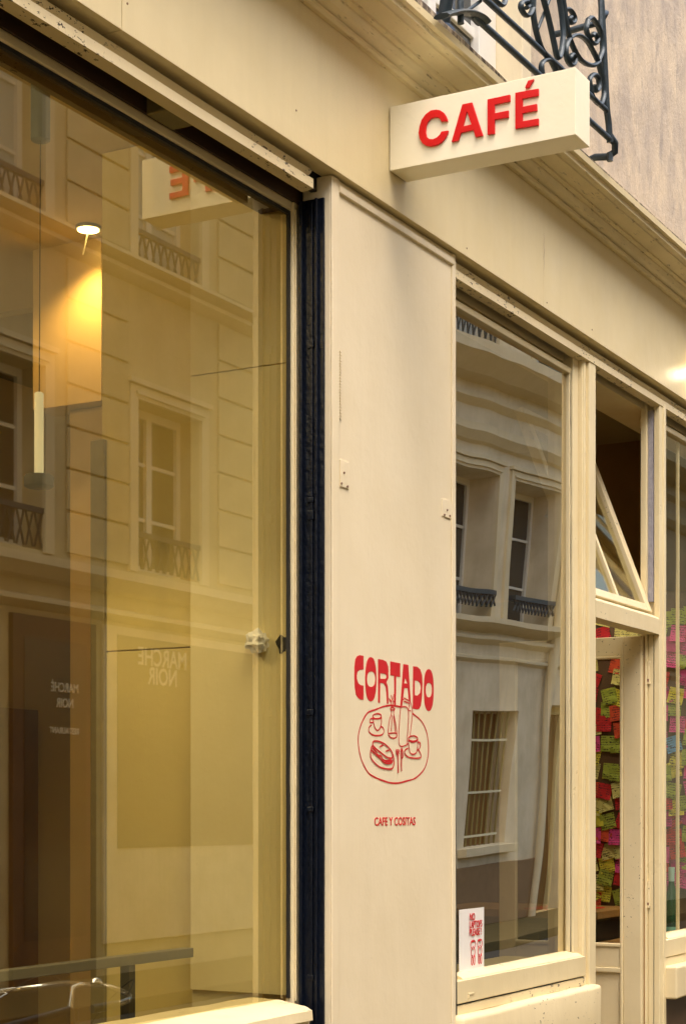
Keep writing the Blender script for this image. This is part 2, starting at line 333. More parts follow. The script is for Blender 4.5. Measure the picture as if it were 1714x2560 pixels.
# ================================================================== the cafe building
caf = thing('cafe_building', (5, 0, 0), 'cream painted cafe shopfront with long fascia, cornice and stained upper wall', 'building')
for x0, x1 in ((-8, 3.4520), (3.4555, 6.0980), (6.0990, 16)):
    B().box(x0, x1, 0, .062, 3.425, 3.838).done('fascia_board', M['fascia'], caf, bev=.0012)
ck = B(); zz = [(6.098 + .004 * math.sin(i * 2.1) + .003 * (i % 3), 3.70 - i * .016) for i in range(11)]
ck.poly([(x, -.0006, z) for x, z in zz] + [(x + .0022 * (1 - abs(i - 5) / 6), -.0006, z) for i, (x, z) in enumerate(zz)], [(i, i + 1, i + 12, i + 11) for i in range(10)])
ck.done('crack', M['rust'], caf)
for x, z in ((3.40, 3.50), (3.475, 3.497), (3.425, 3.56), (4.28, 3.52), (5.42, 3.452), (6.13, 3.448), (6.60, 3.46)):
    B().prism([(x + .0035 * math.cos(i), z + .0030 * math.sin(i)) for i in range(6)], lambda p, t: (p[0], t, p[1]), -.0012, .0).done('nail', M['rust'], caf)
cp = [(.1, 3.836), (-.016, 3.836), (-.023, 3.842), (-.023, 3.851), (-.014, 3.855), (-.022, 3.859), (-.040, 3.868), (-.050, 3.882), (-.051, 3.889), (-.068, 3.890), (-.069, 3.898),
      (-.126, 3.905), (-.128, 3.911), (-.134, 3.914), (-.148, 3.916), (-.150, 3.934), (-.163, 3.938), (-.165, 3.960), (-.158, 3.966), (-.09, 3.985), (.1, 3.99)]
B().profile(cp, -8, 16).done('cornice', M['cornice'], caf, ang=25)
led = B().profile([(-.150, 3.964), (-.150, 4.016), (-.138, 4.022), (0, 4.03), (0, 3.964)], 3.6, 5.66)
for v in led.bm.verts:
    if v.co.z > 4: v.co.z -= max(0, v.co.x - 4.9) * .045
led.rough(.12, .004, 9); led.done('ledge_block', M['mildew'], caf, bev=.004)
led = B().box(5.662, 16, -.155, -.01, 3.962, 3.976); led.done('ledge_edge', M['mildew'], caf)
# upper storey wall round a window
up = B()
up.box(-8, 4.86, .0, .4, 3.985, 12); up.box(5.90, 16, .0, .4, 3.985, 12); up.box(4.86, 5.90, .0, .4, 6.3, 12)
up.done('storey_wall', M['stucco'], caf)
sj = B().box(5.87, 5.955, -.012, .12, 3.99, 6.2); sj.done('window_jamb', M['otrim'], caf, bev=.006)
uw = B()
uw.box(5.72, 5.868, .09, .16, 3.99, 6.2); uw.box(4.88, 4.96, .09, .16, 3.99, 6.2); uw.box(5.30, 5.36, .085, .16, 3.99, 6.2)
for z in (4.30, 4.95, 5.6): uw.box(4.96, 5.72, .11, .14, z, z + .035)
uw = uw.done('storey_window', M['owhite'], caf, bev=.004)
B().box(4.96, 5.72, .123, .127, 3.99, 6.2).done('pane', M['oglass'], uw)
B().box(4.7, 6.1, .41, .5, 3.9, 6.4).done('curtain', M['oblind'], uw)
# lintel behind the fascia, left part coloured dark for the shade in its cavity
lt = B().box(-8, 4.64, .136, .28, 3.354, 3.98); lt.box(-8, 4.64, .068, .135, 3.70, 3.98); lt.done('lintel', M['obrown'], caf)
B().box(4.645, 16, .1005, .28, 3.3345, 3.98).done('lintel', M['fascia'], caf)
# header mouldings
hp = [(.066, 3.4245), (.062, 3.4245), (.062, 3.419), (.052, 3.418), (.050, 3.4145), (.058, 3.4125), (.044, 3.409), (.036, 3.407), (.032, 3.403), (.036, 3.396), (.046, 3.388), (.054, 3.379),
      (.027, 3.3775), (.027, 3.3500), (.048, 3.346), (.066, 3.346)]
hl = B().profile(hp, -8, 4.424); hl.rough(.3, .0012, 5).done('header_moulding', M['head'], caf, ang=25)
B().profile(hp, 5.3155, 16).rough(.3, .0012, 5).done('header_moulding', M['head'], caf, ang=25)
B().box(-8, 4.60, .072, .092, 3.38, 3.69).done('roller_shutter', M['blackm'], caf)
M['obar0'] = plain('olive trim and bracket shade', (.20, .16, .06), .6)
B().box(3.745, 3.865, .067, .1355, 3.3475, 3.69).done('shutter_bracket', M['obar0'], caf, bev=.006)  # bracket colour darkened as well, standing in for cavity shade
# ---- pilaster with its painted sign
SETBACK[0] = True
pil = B().box(4.471, 5.315, -.004, .09, 0, 3.40)
pil = pil.done('pilaster', M['pil'], caf, bev=.004)
e = B().box(4.471, 4.514, -.010, -.003, .0, 3.398)
e.rough(.10, .0016, 7).done('edge_strip', M['pil'], pil, bev=.003)
e = B().box(5.288, 5.3152, -.009, -.003, .0, 3.398)
e.rough(.10, .0012, 7).done('edge_strip', M['pil'], pil, bev=.003)
tb = [(-.003, 3.394), (-.007, 3.391), (-.012, 3.380), (-.0135, 3.369), (-.012, 3.361), (-.003, 3.3585)]
B().profile(tb, 4.512, 5.295).done('bead_moulding', M['pil'], pil, ang=60)
for (x0, x1, z0, z1, holes) in ((4.524, 4.578, 2.503, 2.582, ((.4, .55), (.1, .12), (.78, .08))), (5.216, 5.284, 2.518, 2.576, ((.5, .42), (.2, .1), (.78, .14)))):
    h = B().box(x0, x1, -.0075, -.003, z0, z1); h.rough(.02, .0012, 40)
    h.done('hinge_plate', M['pil'], pil, bev=.0015)
    for a, b in holes:
        x, z = x0 + (x1 - x0) * a, z0 + (z1 - z0) * b
        B().prism([(x + .0045 * math.cos(i), z + .0035 * math.sin(i)) for i in (0, 1, 2, 3, 4, 5)], lambda p, t: (p[0], t, p[1]), -.0098, -.0075).done('nail', M['rust'], pil)
bd = B()
for i in range(24):
    z = 2.70 + i * .0085
    bd.box(4.523, 4.530 + .003 * rnd.random(), -.0085, -.003, z, z + .0055)
bd.done('paint_drip', M['pil'], pil, bev=.001)
yy = [-.0046]
def pface(p, t): return (4.471 + p[0] / 1000, t, 1.5 + p[1] / 1000)
for n, outs in CORTADO:
    o = B().shape(outs, pface, -.0048, -.0036).done('letter', M['redprint'], pil)
def smooth(pts, n=5):
    if len(pts) < 3: return pts
    cl = pts[0] == pts[-1]; o = []
    P = [Vector(p) for p in pts]
    for i in range(len(P) - 1):
        a = P[i - 1] if i else (P[-2] if cl else P[0]); b, c = P[i], P[i + 1]
        e = P[i + 2] if i + 2 < len(P) else (P[1] if cl else P[-1])
        for k in range(n):
            t = k / n
            o.append(.5 * ((2 * b) + (c - a) * t + (2 * a - 5 * b + 4 * c - e) * t * t + (3 * b - 3 * c - a + e) * t ** 3))
    return o + [P[-1]]
st = 0
for n, wd, lines in DRAW:
    b = B()
    for ln in lines:
        st += 1
        P = [Vector((p[0], p[1])) for p in smooth([tuple(q) for q in ln])]
        L, Rr = [], []
        for i, p in enumerate(P):
            t = (P[min(i + 1, len(P) - 1)] - P[max(i - 1, 0)])
            if t.length == 0: t = Vector((1, 0))
            t.normalize(); q = Vector((-t.y, t.x)) * wd * .30 * (1 + .25 * noise.noise(Vector((p.x * .05, p.y * .05, st))))
            L.append(p + q); Rr.append(p - q)
        m = len(P); y = -.0047 - st * 3e-5
        vs = [pface(p, y) for p in L] + [pface(p, y) for p in Rr]
        b.poly(vs, [(i, i + 1, m + i + 1, m + i) for i in range(m - 1)])
    b.done(n + '_drawing', M['redprint'], pil)
me = text_mesh('CAFE Y COSITAS', .036, 'LEFT', .0006, .0004, 1.0)
w = max(v.co.x for v in me.vertices)
for v in me.vertices: v.co.x *= .280 / w
link('lettering', to_wall(me, 4.742, -.0046, 1.508), M['redprint'], pil)
# ---- shutter guide between pilaster and big window
sg = B()
sg.box(4.4625, 4.4705, .014, .088, .90, 3.335)
sg.box(4.450, 4.4625, .030, .037, .90, 3.333); sg.box(4.446, 4.4625, .078, .088, .90, 3.33)
sg.box(4.456, 4.4625, .048, .058, .90, 3.328)
sg = sg.rough(.25, .0012, 6).done('shutter_guide', M['blue'], caf, bev=.0015)
for z in (1.06, 1.55, 1.83, 2.40, 2.45, 2.90):
    B().box(4.4535, 4.4630, .044, .066, z, z + .012 + .02 * rnd.random()).done('guide_clip', M['blue'], sg, bev=.002)
B().box(4.60, 4.63, .0915, .098, .9, 3.33).done('gap_shade', M['blackm'], caf)  # black strip standing in for the shade behind the pilaster

SETBACK[0] = False
# ---- big left shop window (pane lies 16 cm behind the fascia)
f = B()
f.box(4.497, 4.64, .1355, .163, .96, 3.353); f.box(1.2, 1.3, .14, .20, .96, 3.353); f.box(1.3, 4.497, .14, .166, 3.326, 3.353)
lw = f.rough(.3, .0012, 5).done('shop_window', M['cream'], caf, bev=.005)
f = B().box(4.4885, 4.4965, .146, .156, 1.0, 3.316); f.box(1.3, 4.4965, .146, .156, 3.314, 3.3255)
f.rough(.08, .0018, 30).done('gasket', M['black'], lw)
f = B().box(4.503, 4.508, .130, .1357, .99, 3.33); f.done('glazing_bead', M['cream'], lw, bev=.002)
def pane(name, x0, x1, z0, z1, y, m, parent, fn=None, nx=24, nz_=40):
    b = B(); vs = []
    for j in range(nz_ + 1):
        for i in range(nx + 1):
            x, z = x0 + (x1 - x0) * i / nx, z0 + (z1 - z0) * j / nz_
            vs.append((x, y + (fn(x, z) if fn else 0), z))
    b.poly(vs, [(j * (nx + 1) + i, j * (nx + 1) + i + 1, (j + 1) * (nx + 1) + i + 1, (j + 1) * (nx + 1) + i) for j in range(nz_) for i in range(nx)])
    return b.done(name, m, parent, ang=180)
pane('pane', 1.3, 4.4965, 1.0, 3.326, .157, M['g_left'], lw, nx=2, nz_=2)
sp = [(.25, .90), (.25, 1.002), (.150, 1.0), (.060, .984), (.042, .974), (.040, .946), (.055, .940), (.06, .90)]
B().profile(sp, 1.2, 4.445).rough(.12, .003, 8).done('sill', M['worn'], lw, ang=30)
B().box(-8, 4.46, .06, .25, 0, .9385).done('bulkhead', M['cream'], caf)
B().box(-8, 1.2, .14, .25, .9, 3.353).done('side_wall', M['cream'], caf)

SETBACK[0] = True
# ---- right shop window
B().prism([(5.3156, .872), (5.3448, .872), (5.336, 1.5), (5.3195, 2.0), (5.3156, 2.0)], lambda p, t: (p[0], t, p[1]), .0, .1).done('gap_shade', M['black'], caf)  # black wedge drawn as the shadow in the open gap by the pilaster
f = B()
f.box(6.474, 6.53, .030, .11, .985, 3.3455); f.box(5.345, 5.40, .030, .11, .985, 3.3455); f.box(5.40, 6.474, .040, .14, 3.262, 3.286); f.box(5.40, 6.474, .090, .14, 3.286, 3.3455)
f.box(5.345, 6.5295, .0, .11, .906, .984)
rw = f.rough(.25, .0014, 5).done('shop_window', M['cream'], caf, bev=.004)
bp = [(.075, 1.004), (.052, 1.004), (.014, .993), (.006, .986), (.010, .978), (.075, .978)]
B().profile(bp, 5.402, 6.505).rough(.05, .0014, 16, 3).done('glazing_bead', M['cream'], rw, ang=40)
f = B().box(6.462, 6.4745, .040, .058, 1.003, 3.272); f.rough(.1, .001, 20).done('glazing_bead', M['cream'], rw, bev=.003)
f = B().box(6.470, 6.4747, .0385, .042, 1.003, 3.272); f.rough(.04, .001, 60).done('putty_line', M['black'], rw)
def twist(x, z):
    u, w_ = (x - 6.0), (z - 2.0)
    return -.0085 * u * w_ + .0009 * math.sin((z - 2.75) * 3.4) * max(0, z - 2.5) * (1 - u) + .0011 * w_ * w_ * .35
pane('pane', 5.39, 6.468, 1.0, 3.27, .058, M['g_right'], rw, twist)
# vent grille in the head of the window
v = B().box(5.690, 5.936, .084, .0905, 3.290, 3.342)
vg = v.done('vent_grille', M['cream'], rw, bev=.002)
for i in range(4):
    for j in range(5):
        x, z = 5.710 + i * .055, 3.294 + j * .0092
        B().box(x, x + .040, .0815, .0843, z, z + .0045).done('vent_slot', M['black'], rw)
f = B().box(5.345, 6.5285, .004, .11, .868, .8995); f.rough(.1, .0018, 10).done('base_rail', M['head'], caf, bev=.003)
B().box(5.345, 6.525, .010, .1, .8996, .9058).done('rail_joint', M['black'], caf)
f = B().box(5.3155, 6.605, -.040, .12, 0, .868); bmesh.ops.bevel(f.bm, geom=list(f.bm.edges), offset=.016, segments=3, affect='EDGES', profile=.5)
f.rough(.12, .0040, 7).done('bulkhead', M['worn'], caf)
f = B().box(5.43, 5.475, -.003, .002, .930, .936); f.box(5.43, 5.436, -.003, .002, .918, .93); f.done('hook', M['cream'], rw, bev=.001)
# ---- door posts, transom
f = B(); f.box(6.5305, 6.644, .014, .16, 0, 3.3455); f.box(6.570, 6.6438, .0, .02, 0, 3.3445); f.box(6.535, 6.556, .008, .02, 0, 3.3445)
f.rough(.3, .0013, 5).done('door_post', M['cream'], caf, bev=.004)
f = B(); f.box(7.4255, 7.507, .0, .026, 0, 3.3450); f.box(7.440, 7.507, .026, .086, 0, 3.3450); f.box(7.470, 7.5055, -.004, .004, 0, 3.3445)
p2 = f.rough(.3, .0013, 5, 2).done('door_post', M['cream'], caf, bev=.003)
f = B().box(7.4230, 7.4400, .0285, .0515, 2.47, 3.31); f.rough(.04, .002, 40).done('foam_seal', M['seal'], p2)
f = B().box(7.405, 7.4395, .053, .080, 0, 3.3450); f.rough(.2, .0013, 9).done('door_stop', M['cream'], p2, bev=.003)
f = B().box(7.4265, 7.4395, .027, .0525, 0, 2.325); f.rough(.2, .0013, 9).done('hinge_jamb', M['cream'], p2, bev=.003)
for z0, z1 in ((2.12, 2.20), (1.14, 1.235), (.42, .5)):
    f = B().tube([(7.4235, .050, z0), (7.4235, .050, z1)], .0075, 8); f.tube([(7.4235, .050, z0 - .01), (7.4235, .050, z0)], .010, 8); f.tube([(7.4235, .050, z1), (7.4235, .050, z1 + .012)], .009, 8)
    f.done('hinge', M['worn'], p2)
    f = B().box(7.4150, 7.4165, .046, .054, z0 - .005, z0 + .012); f.rough(.004, .0015, 90).done('rust_patch', M['rust'], p2)
B().box(7.4042, 7.4052, .0605, .0655, .03, 2.318).done('door_gap', M['dark'], p2)
B().box(7.4255, 7.4263, .0262, .0275, 0, 2.325).done('jamb_joint', M['blackm'], p2)
tp = [(.0, 2.3255), (.0, 2.392), (.004, 2.398), (.03, 2.412), (.075, 2.414), (.075, 2.3255)]
tr = B().profile(tp, 6.6445, 7.4250).rough(.12, .0016, 9).done('transom_rail', M['worn'], caf, ang=30)
# ---- tilted hopper sash above the door
ang = R(-21)
def tilt(bm):
    bmesh.ops.rotate(bm, verts=bm.verts, cent=(0, .030, 2.415), matrix=Matrix.Rotation(ang, 3, 'X'))
f = B()
f.box(7.345, 7.402, .022, .062, 2.418, 3.26); f.box(6.662, 6.715, .022, .062, 2.418, 3.26)
f.box(6.715, 7.345, .022, .062, 2.418, 2.455); f.box(6.715, 7.345, .022, .062, 3.21, 3.26); f.box(7.005, 7.028, .026, .058, 2.455, 3.21)
tilt(f.bm); ts = f.done('hopper_window', M['worn'], caf, bev=.004)
for a, b_ in ((6.712, 7.008), (7.025, 7.348)):
    f = B().box(a, b_, .040, .043, 2.45, 3.215); tilt(f.bm); f.done('pane', M['g_far'], ts)
cb = B().tube([(6.65, .17, 3.290), (6.70, .17, 3.287), (6.78, .18, 3.268)], .003, 6); cb.done('cable', M['black'], ts)
# ---- door, opened inward
X0, X1 = 7.372, 7.404
f = B(); f.box(X0, X1, .066, .148, .03, 2.318); f.box(X0, X1, .66, .74, .03, 2.318); f.box(X0, X1, .148, .66, 2.235, 2.318)
f.box(X0, X1, .148, .66, .865, .955); f.box(X0, X1, .148, .66, .03, .2); f.box(X0 + .008, X1 - .006, .148, .66, .2, .865)
dr = f.rough(.3, .0014, 6).done('door', M['worn'], caf, bev=.004)
f = B()
for z0, z1 in ((.955, .972), (2.222, 2.235), (.842, .865), (.2, .22)): f.box(X0 - .006, X0 + .012, .152, .655, z0, z1)
f.box(X0 - .006, X0 + .012, .1485, .162, .2, 2.235); f.done('door_moulding', M['cream'], dr, bev=.004)
B().box(7.386, 7.389, .148, .66, .96, 2.235).done('pane', M['g_far'], dr)
# ---- far right window
f = B(); f.box(7.5075, 7.56, .03, .11, .985, 3.3455); f.box(7.56, 9.6, .040, .14, 3.262, 3.286); f.box(7.56, 9.6, .090, .14, 3.286, 3.3455); f.box(7.5075, 9.6, .0, .11, .906, .984); f.box(9.6, 9.7, .0, .11, .9, 3.3455)
f.box(7.905, 7.922, .07, .085, .985, 3.272)
fw = f.rough(.3, .0013, 5).done('shop_window', M['cream'], caf, bev=.004)
B().profile(bp, 7.562, 9.6).rough(.05, .0014, 16).done('glazing_bead', M['cream'], fw, ang=40)
pane('pane', 7.555, 9.6, 1.0, 3.27, .058, M['g_far'], fw, nx=2, nz_=2)
f = B().box(7.508, 9.7, .004, .11, .868, .9055); f.rough(.1, .0018, 10).done('base_rail', M['worn'], caf, bev=.003)
f = B().box(7.495, 9.7, -.055, .11, .725, .868); f.rough(.12, .003, 9).done('window_ledge', M['worn'], caf, bev=.010)
B().box(7.508, 9.7, .0, .11, 0, .724).done('bulkhead', M['obrown'], caf)
B().box(9.7, 16, .0, .28, 0, 3.36).done('side_wall', M['cream'], caf)

SETBACK[0] = False
# ---- projecting sign
sgn = thing('cafe_sign', (4.9, 0, 3.63), 'ivory box sign with red raised CAFÉ letters projecting from the fascia', 'sign')
B().box(4.848, 4.963, -.613, -.003, 3.531, 3.728).done('sign_box', M['sign'], sgn, bev=.0015)
def sface(p, t): return (t, -p[0] / 1000, 3.53 + p[1] / 1000)
for n in 'CAFE':
    b = B().shape(CAFE[n], sface, 4.8405, 4.8472)
    if n == 'E': b.shape(CAFE['acc'], sface, 4.8405, 4.8472)
    b.done('letter', M['red'], sgn, bev=.0006, seg=1)

# ---- balcony railing above the cornice
rl = thing('balcony_railing', (5.6, -.2, 4.0), 'dark blue wrought iron balcony railing with scrolls above the cornice', 'railing')
for n, r, pts in IRON:
    P = smooth(pts, 5) if len(pts) > 2 else [Vector(p) for p in pts]
    flat = n in ('scroll', 'loop_bar', 'curved_bar')
    if n == 'foot_plate':
        B().tube([(p[0], -.2, p[1]) for p in P], .009, 8, rb=.028).done(n, M['iron'], rl)
    else:
        B().tube([(p[0], -.2 + (.012 if n == 'brace' else 0), p[1]) for p in P], r, 8, rb=(.011 if flat else None)).done(n, M['iron'], rl)
B().tube([(6.262, -.2, 4.075), (6.30, -.205, 4.062), (6.312, -.2, 4.035), (6.315, -.17, 4.022), (6.318, -.12, 4.03), (6.32, -.085, 4.02), (6.32, .02, 4.02)], .014, 8).done('bracket', M['iron'], rl)
B().tube([(6.30, -.185, 4.03), (6.30, -.185, 3.998)], .012, 6).done('bolt', M['iron'], rl)
B().tube([(6.175, -.2, 4.50), (6.215, -.2, 4.52), (6.22, -.18, 4.49), (6.2, -.14, 4.48), (6.19, -.05, 4.47), (6.19, .02, 4.47)], .012, 8).done('bracket', M['iron'], rl)
B().tube([(4.93, -.17, 4.6), (4.96, -.15, 4.10), (4.985, -.12, 4.02)], .022, 8).done('post', M['iron'], rl)
B().tube([(4.85, -.2, 4.95), (6.25, -.2, 4.95)], .014, 8).done('rail', M['iron'], rl)
for x in (5.05, 5.3, 5.52, 5.735, 5.78, 6.162):
    B().tube([(x, -.2, 4.30 if x < 5.6 else 4.42), (x, -.2, 4.95)], .009, 6).done('bar', M['iron'], rl)

# ---- lamp on the fascia at the right edge
_l = bpy.data.lights.new('wall_lamp_light', 'POINT'); _l.energy = .22; _l.color = (1, .80, .52); _l.shadow_soft_size = .02
_o = bpy.data.objects.new('wall_lamp_light', _l); COL.objects.link(_o); _o.location = (7.875, -.05, 3.56)
wl = thing('wall_lamp', (7.86, -.03, 3.63), 'small bright lamp fixed on the fascia at the right edge', 'lamp')
B().lathe((7.875, -.035, 3.585), [(.012, 0), (.026, .004), (.028, .05), (.02, .062)], 16).done('lamp_body', M['sign'], wl)
B().lathe((7.875, -.035, 3.578), [(.010, 0), (.022, .003), (.022, .006)], 16).done('bulb', emit('lamp bulb', (1, .86, .6), 14), wl)

# ================================================================== interior
struct(B().box(-3, 9.6, .25, 4.6, .0, .05).done('floor', M['floor']))
struct(B().box(-3, 5.9, .281, 4.6, 3.68, 3.95).done('ceiling', M['ceil2']))  # ceiling split in two tones; paler here to read as brighter
struct(B().box(5.905, 9.6, .281, 4.6, 3.66, 3.95).done('ceiling', M['ceil']))  # darker copy, so the depth above the door reads as unlit
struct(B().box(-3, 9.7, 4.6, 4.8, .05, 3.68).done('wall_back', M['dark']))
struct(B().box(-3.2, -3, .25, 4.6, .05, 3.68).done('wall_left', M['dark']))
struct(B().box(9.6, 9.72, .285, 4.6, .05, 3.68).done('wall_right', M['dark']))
w1 = struct(B().box(4.56, 4.70, .282, .536, .05, 3.68).done('wall_partition', M['iwall']))
for z0, z1 in ((1.0, 2.8935), (2.8965, 3.675)):
    B().box(4.549, 4.5595, .166, .535, z0, z1).done('wall_panel', M['iwall'], w1, bev=.002)
w2 = struct(B().box(4.63, 4.76, .537, .93, .05, 3.68).done('wall_partition', M['iwall2']))
for z0, z1 in ((.06, 2.064), (2.068, 3.675)):
    B().box(4.619, 4.6295, .538, .905, z0, z1).done('wall_panel', M['iwall2'], w2, bev=.002)
B().box(4.606, 4.77, .906, .96, .06, 2.75).done('door_trim', M['obar0'], w2, bev=.004)
b = B(); cen = (.205, 2.052)
b.prism([(cen[0] + (.020 + .006 * math.sin(3 * a_)) * math.cos(a_), cen[1] + (.027 + .005 * math.cos(5 * a_)) * math.sin(a_)) for a_ in [i * .4 for i in range(16)]], lambda p, t: (t, p[0], p[1]), 4.5475, 4.549)
b.done('cable_hole', M['black'], w1)
b = B(); bmesh.ops.create_icosphere(b.bm, subdivisions=3, radius=.034)
for v in b.bm.verts:
    v.co *= 1 + .45 * noise.noise(v.co * 70) + .25 * noise.noise(v.co * 160); v.co += Vector((4.535, .283, 2.061))
tag(b.done('crumpled_paper', M['paper'], ang=20), 'crumpled white wad stuck on the wall behind the large window pane', 'paper')
# lit bulkhead and its downlight
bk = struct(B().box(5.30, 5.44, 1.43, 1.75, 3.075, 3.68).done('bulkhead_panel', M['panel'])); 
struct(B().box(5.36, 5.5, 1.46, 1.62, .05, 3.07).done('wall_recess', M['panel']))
M['dglow'] = emit('downlight glow', (1, .72, .30), 9)
dl = thing('downlight', (5.18, 1.39, 3.66), 'glowing round downlight in the ceiling behind the large pane', 'ceiling light')
B().lathe((5.18, 1.40, 3.668), [(.036, .004), (.044, .0), (.046, .004), (.046, .012)], 24).done('light_ring', M['cnt'], dl)
B().lathe((5.18, 1.40, 3.664), [(.01, 0), (.039, .001), (.039, .004)], 24).done('diffuser', M['dglow'], dl)
B().tube([(5.18, 1.40, 3.665), (5.165, 1.412, 3.575)], .0030, 6).done('pull_cord', M['tube'], dl)
def lamp(name, loc, e, r=.03, col=(1, .62, .22), spot=None, rot=None):
    l = bpy.data.lights.new(name, 'SPOT' if spot else 'POINT'); l.energy = e; l.color = col; l.shadow_soft_size = r
    if spot: l.spot_size = R(spot); l.spot_blend = .7
    o = bpy.data.objects.new(name, l); COL.objects.link(o); o.location = loc
    if rot: o.rotation_euler = rot
    return o
for i, (dx, dy) in enumerate(((2.6, .9), (3.3, 2.0))):  # out-of-view downlights added to brighten the interior walls
    q_ = thing('downlight', (dx, dy, 3.66), ('added unseen ceiling downlight nearest the large pane', 'added unseen ceiling downlight further inside the cafe')[i], 'ceiling light')
    B().lathe((dx, dy, 3.668), [(.036, .004), (.044, .0), (.046, .004), (.046, .012)], 24).done('light_ring', M['cnt'], q_)
    B().lathe((dx, dy, 3.664), [(.01, 0), (.039, .001), (.039, .004)], 24).done('diffuser', M['dglow'], q_)
    lamp('downlight_lamp', (dx, dy, 3.65), 11, .04, (1, .72, .36))
lamp('downlight_lamp', (5.20, 1.42, 3.63), 15, .03, spot=130, rot=(R(4), R(12), 0))
# pendant
pd = thing('pendant_lamp', (4.08, .744, 3.68), 'slim pendant lamp with grey ceiling cylinder, cream tube and dark disc', 'lamp')
B().lathe((4.08, .744, 3.503), [(.024, 0), (.028, .003), (.028, .177)], 28).done('ceiling_rose', M['greym'], pd)
B().tube([(4.08, .744, 3.503), (4.077, .744, 3.1), (4.074, .744, 2.766)], .0016, 6).done('cord', M['blackm'], pd)
B().lathe((4.073, .744, 2.530), [(.0135, 0), (.0138, .236), (.010, .24)], 24).done('tube_shade', emit('softly glowing lamp tube', (.88, .78, .50), .22), pd)
B().lathe((4.073, .744, 2.492), [(.036, 0), (.043, .005), (.044, .03), (.040, .037), (.014, .039)], 32).done('disc', M['black'], pd)
lamp('pendant_light', (4.073, .744, 2.487), 7, .035, (1, .80, .48), spot=165, rot=(0, 0, 0))
# counter along the window
ct = thing('window_counter', (3.4, .45, .05), 'grey counter ledge on a black leg inside the large window', 'counter')
B().box(1.6, 4.38, .41, .45, 1.118, 1.146).done('counter_top', M['cnt'], ct, bev=.003)
for x in (2.2, 4.06): B().box(x, x + .03, .415, .445, .05, 1.118).done('leg', M['blackm'], ct)
# handle plate on the dark door deep inside
dd = thing('inner_door', (5.6, 3.0, .05), 'dark brown inner door with brass handle deep inside the cafe', 'door')
B().box(5.0, 6.9, 3.0, 3.05, .05, 2.05).done('leaf', M['dark'], dd)
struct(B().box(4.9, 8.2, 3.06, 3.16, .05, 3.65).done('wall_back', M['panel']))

# ---- things inside the right window
nw = struct(B().box(8.30, 8.42, .105, 1.9, .05, 2.62).done('wall_notes', M['obrown']))
NC = {'red': (.72, .030, .040), 'orange red': (.82, .11, .045), 'yellow': (.80, .74, .07), 'pale yellow': (.82, .78, .28), 'olive green': (.46, .56, .08), 'pink': (.86, .09, .38), 'magenta': (.60, .02, .24), 'sky blue': (.14, .42, .78)}
def note_mat(name, c):
    m, t, bs = mat(name + ' sticky note')
    tc = N(t, 'ShaderNodeTexCoord'); mp = N(t, 'ShaderNodeMapping'); t.links.new(tc.outputs['Object'], mp.inputs[0])
    inf = N(t, 'ShaderNodeObjectInfo'); ad = N(t, 'ShaderNodeVectorMath', operation='ADD'); 
    t.links.new(mp.outputs[0], ad.inputs[0]); t.links.new(inf.outputs['Random'], ad.inputs[1])
    wv = N(t, 'ShaderNodeTexWave', Scale=26.0, Distortion=5.0, Detail=3.0); wv.bands_direction = 'Z'; wv.inputs['Detail Scale'].default_value = 6
    t.links.new(ad.outputs[0], wv.inputs[0])
    f = ramp(t, wv.outputs[1], [(.80, (0, 0, 0)), (.88, (1, 1, 1))])
    g = ramp(t, nz(t, ad.outputs[0], 28, 2), [(.46, (0, 0, 0)), (.54, (1, 1, 1))])
    ink = mixc(t, 1.0, f, g, 'MULTIPLY')
    t.links.new(mixc(t, ink, c, (.03, .025, .04)), bs.inputs['Base Color']); bs.inputs['Roughness'].default_value = .8
    return m
NM = {k: note_mat(k, c) for k, c in NC.items()}
def note_mesh(k):
    S_ = .039; b = B(); vs = []; n = 4; rr = random.Random(k)
    for j in range(n + 1):
        for i in range(n + 1):
            u, v = i / n - .5, j / n - .5
            vs.append((-.0012 * rr.uniform(.4, 2.2) * max(0, .5 - v) ** 2 * 4, u * 2 * S_, v * 2 * S_))
    b.poly(vs, [(j * (n + 1) + i, j * (n + 1) + i + 1, (j + 1) * (n + 1) + i + 1, (j + 1) * (n + 1) + i) for j in range(n) for i in range(n)])
    r = bmesh.ops.solidify(b.bm, geom=b.bm.faces[:], thickness=.0004)
    bmesh.ops.recalc_face_normals(b.bm, faces=b.bm.faces)
    me = bpy.data.meshes.new('sticky_note'); b.bm.to_mesh(me); b.bm.free(); return me
base_notes = {}
for k in NC:
    me = note_mesh(hash(k) % 97 if False else len(base_notes)); me.materials.append(NM[k]); base_notes[k] = me
def nth(n): return str(n) + ('th' if 10 <= n % 100 <= 20 else {1: 'st', 2: 'nd', 3: 'rd'}.get(n % 10, 'th'))
pr = random.Random(21)
near = ['magenta', 'pink', 'olive green', 'red', 'olive green', 'magenta', 'olive green', 'pink', 'red', 'yellow']
far = ['red', 'yellow', 'red', 'pale yellow', 'orange red', 'olive green', 'red', 'yellow', 'orange red', 'pale yellow', 'pink', 'olive green', 'orange red']
for c in range(8):
    for r in range(19):
        k = pr.choice(near if c < 3 else far)
        if c == 1 and r == 8: k = 'sky blue'
        y = .145 + c * .070 + pr.uniform(-.020, .020); z = 2.505 - r * .0765 + pr.uniform(-.018, .018)
        if (c < 3 and r > 17) or pr.random() < .10: continue
        o = bpy.data.objects.new('sticky_note', base_notes[k]); COL.objects.link(o)
        o.location = (8.2985 - .0010 * pr.randrange(1, 9), y, z)
        o.rotation_euler = (pr.gauss(0, .17), 0, 0)
        tag(o, f'{k} sticky note, {nth(r + 1)} from the top in the {nth(c + 1)} column from the street window', 'note', 'sticky notes covering the inner wall')
cbn = thing('black_cabinet', (8.0, .75, .05), 'black low cabinet below the wall of sticky notes', 'cabinet')
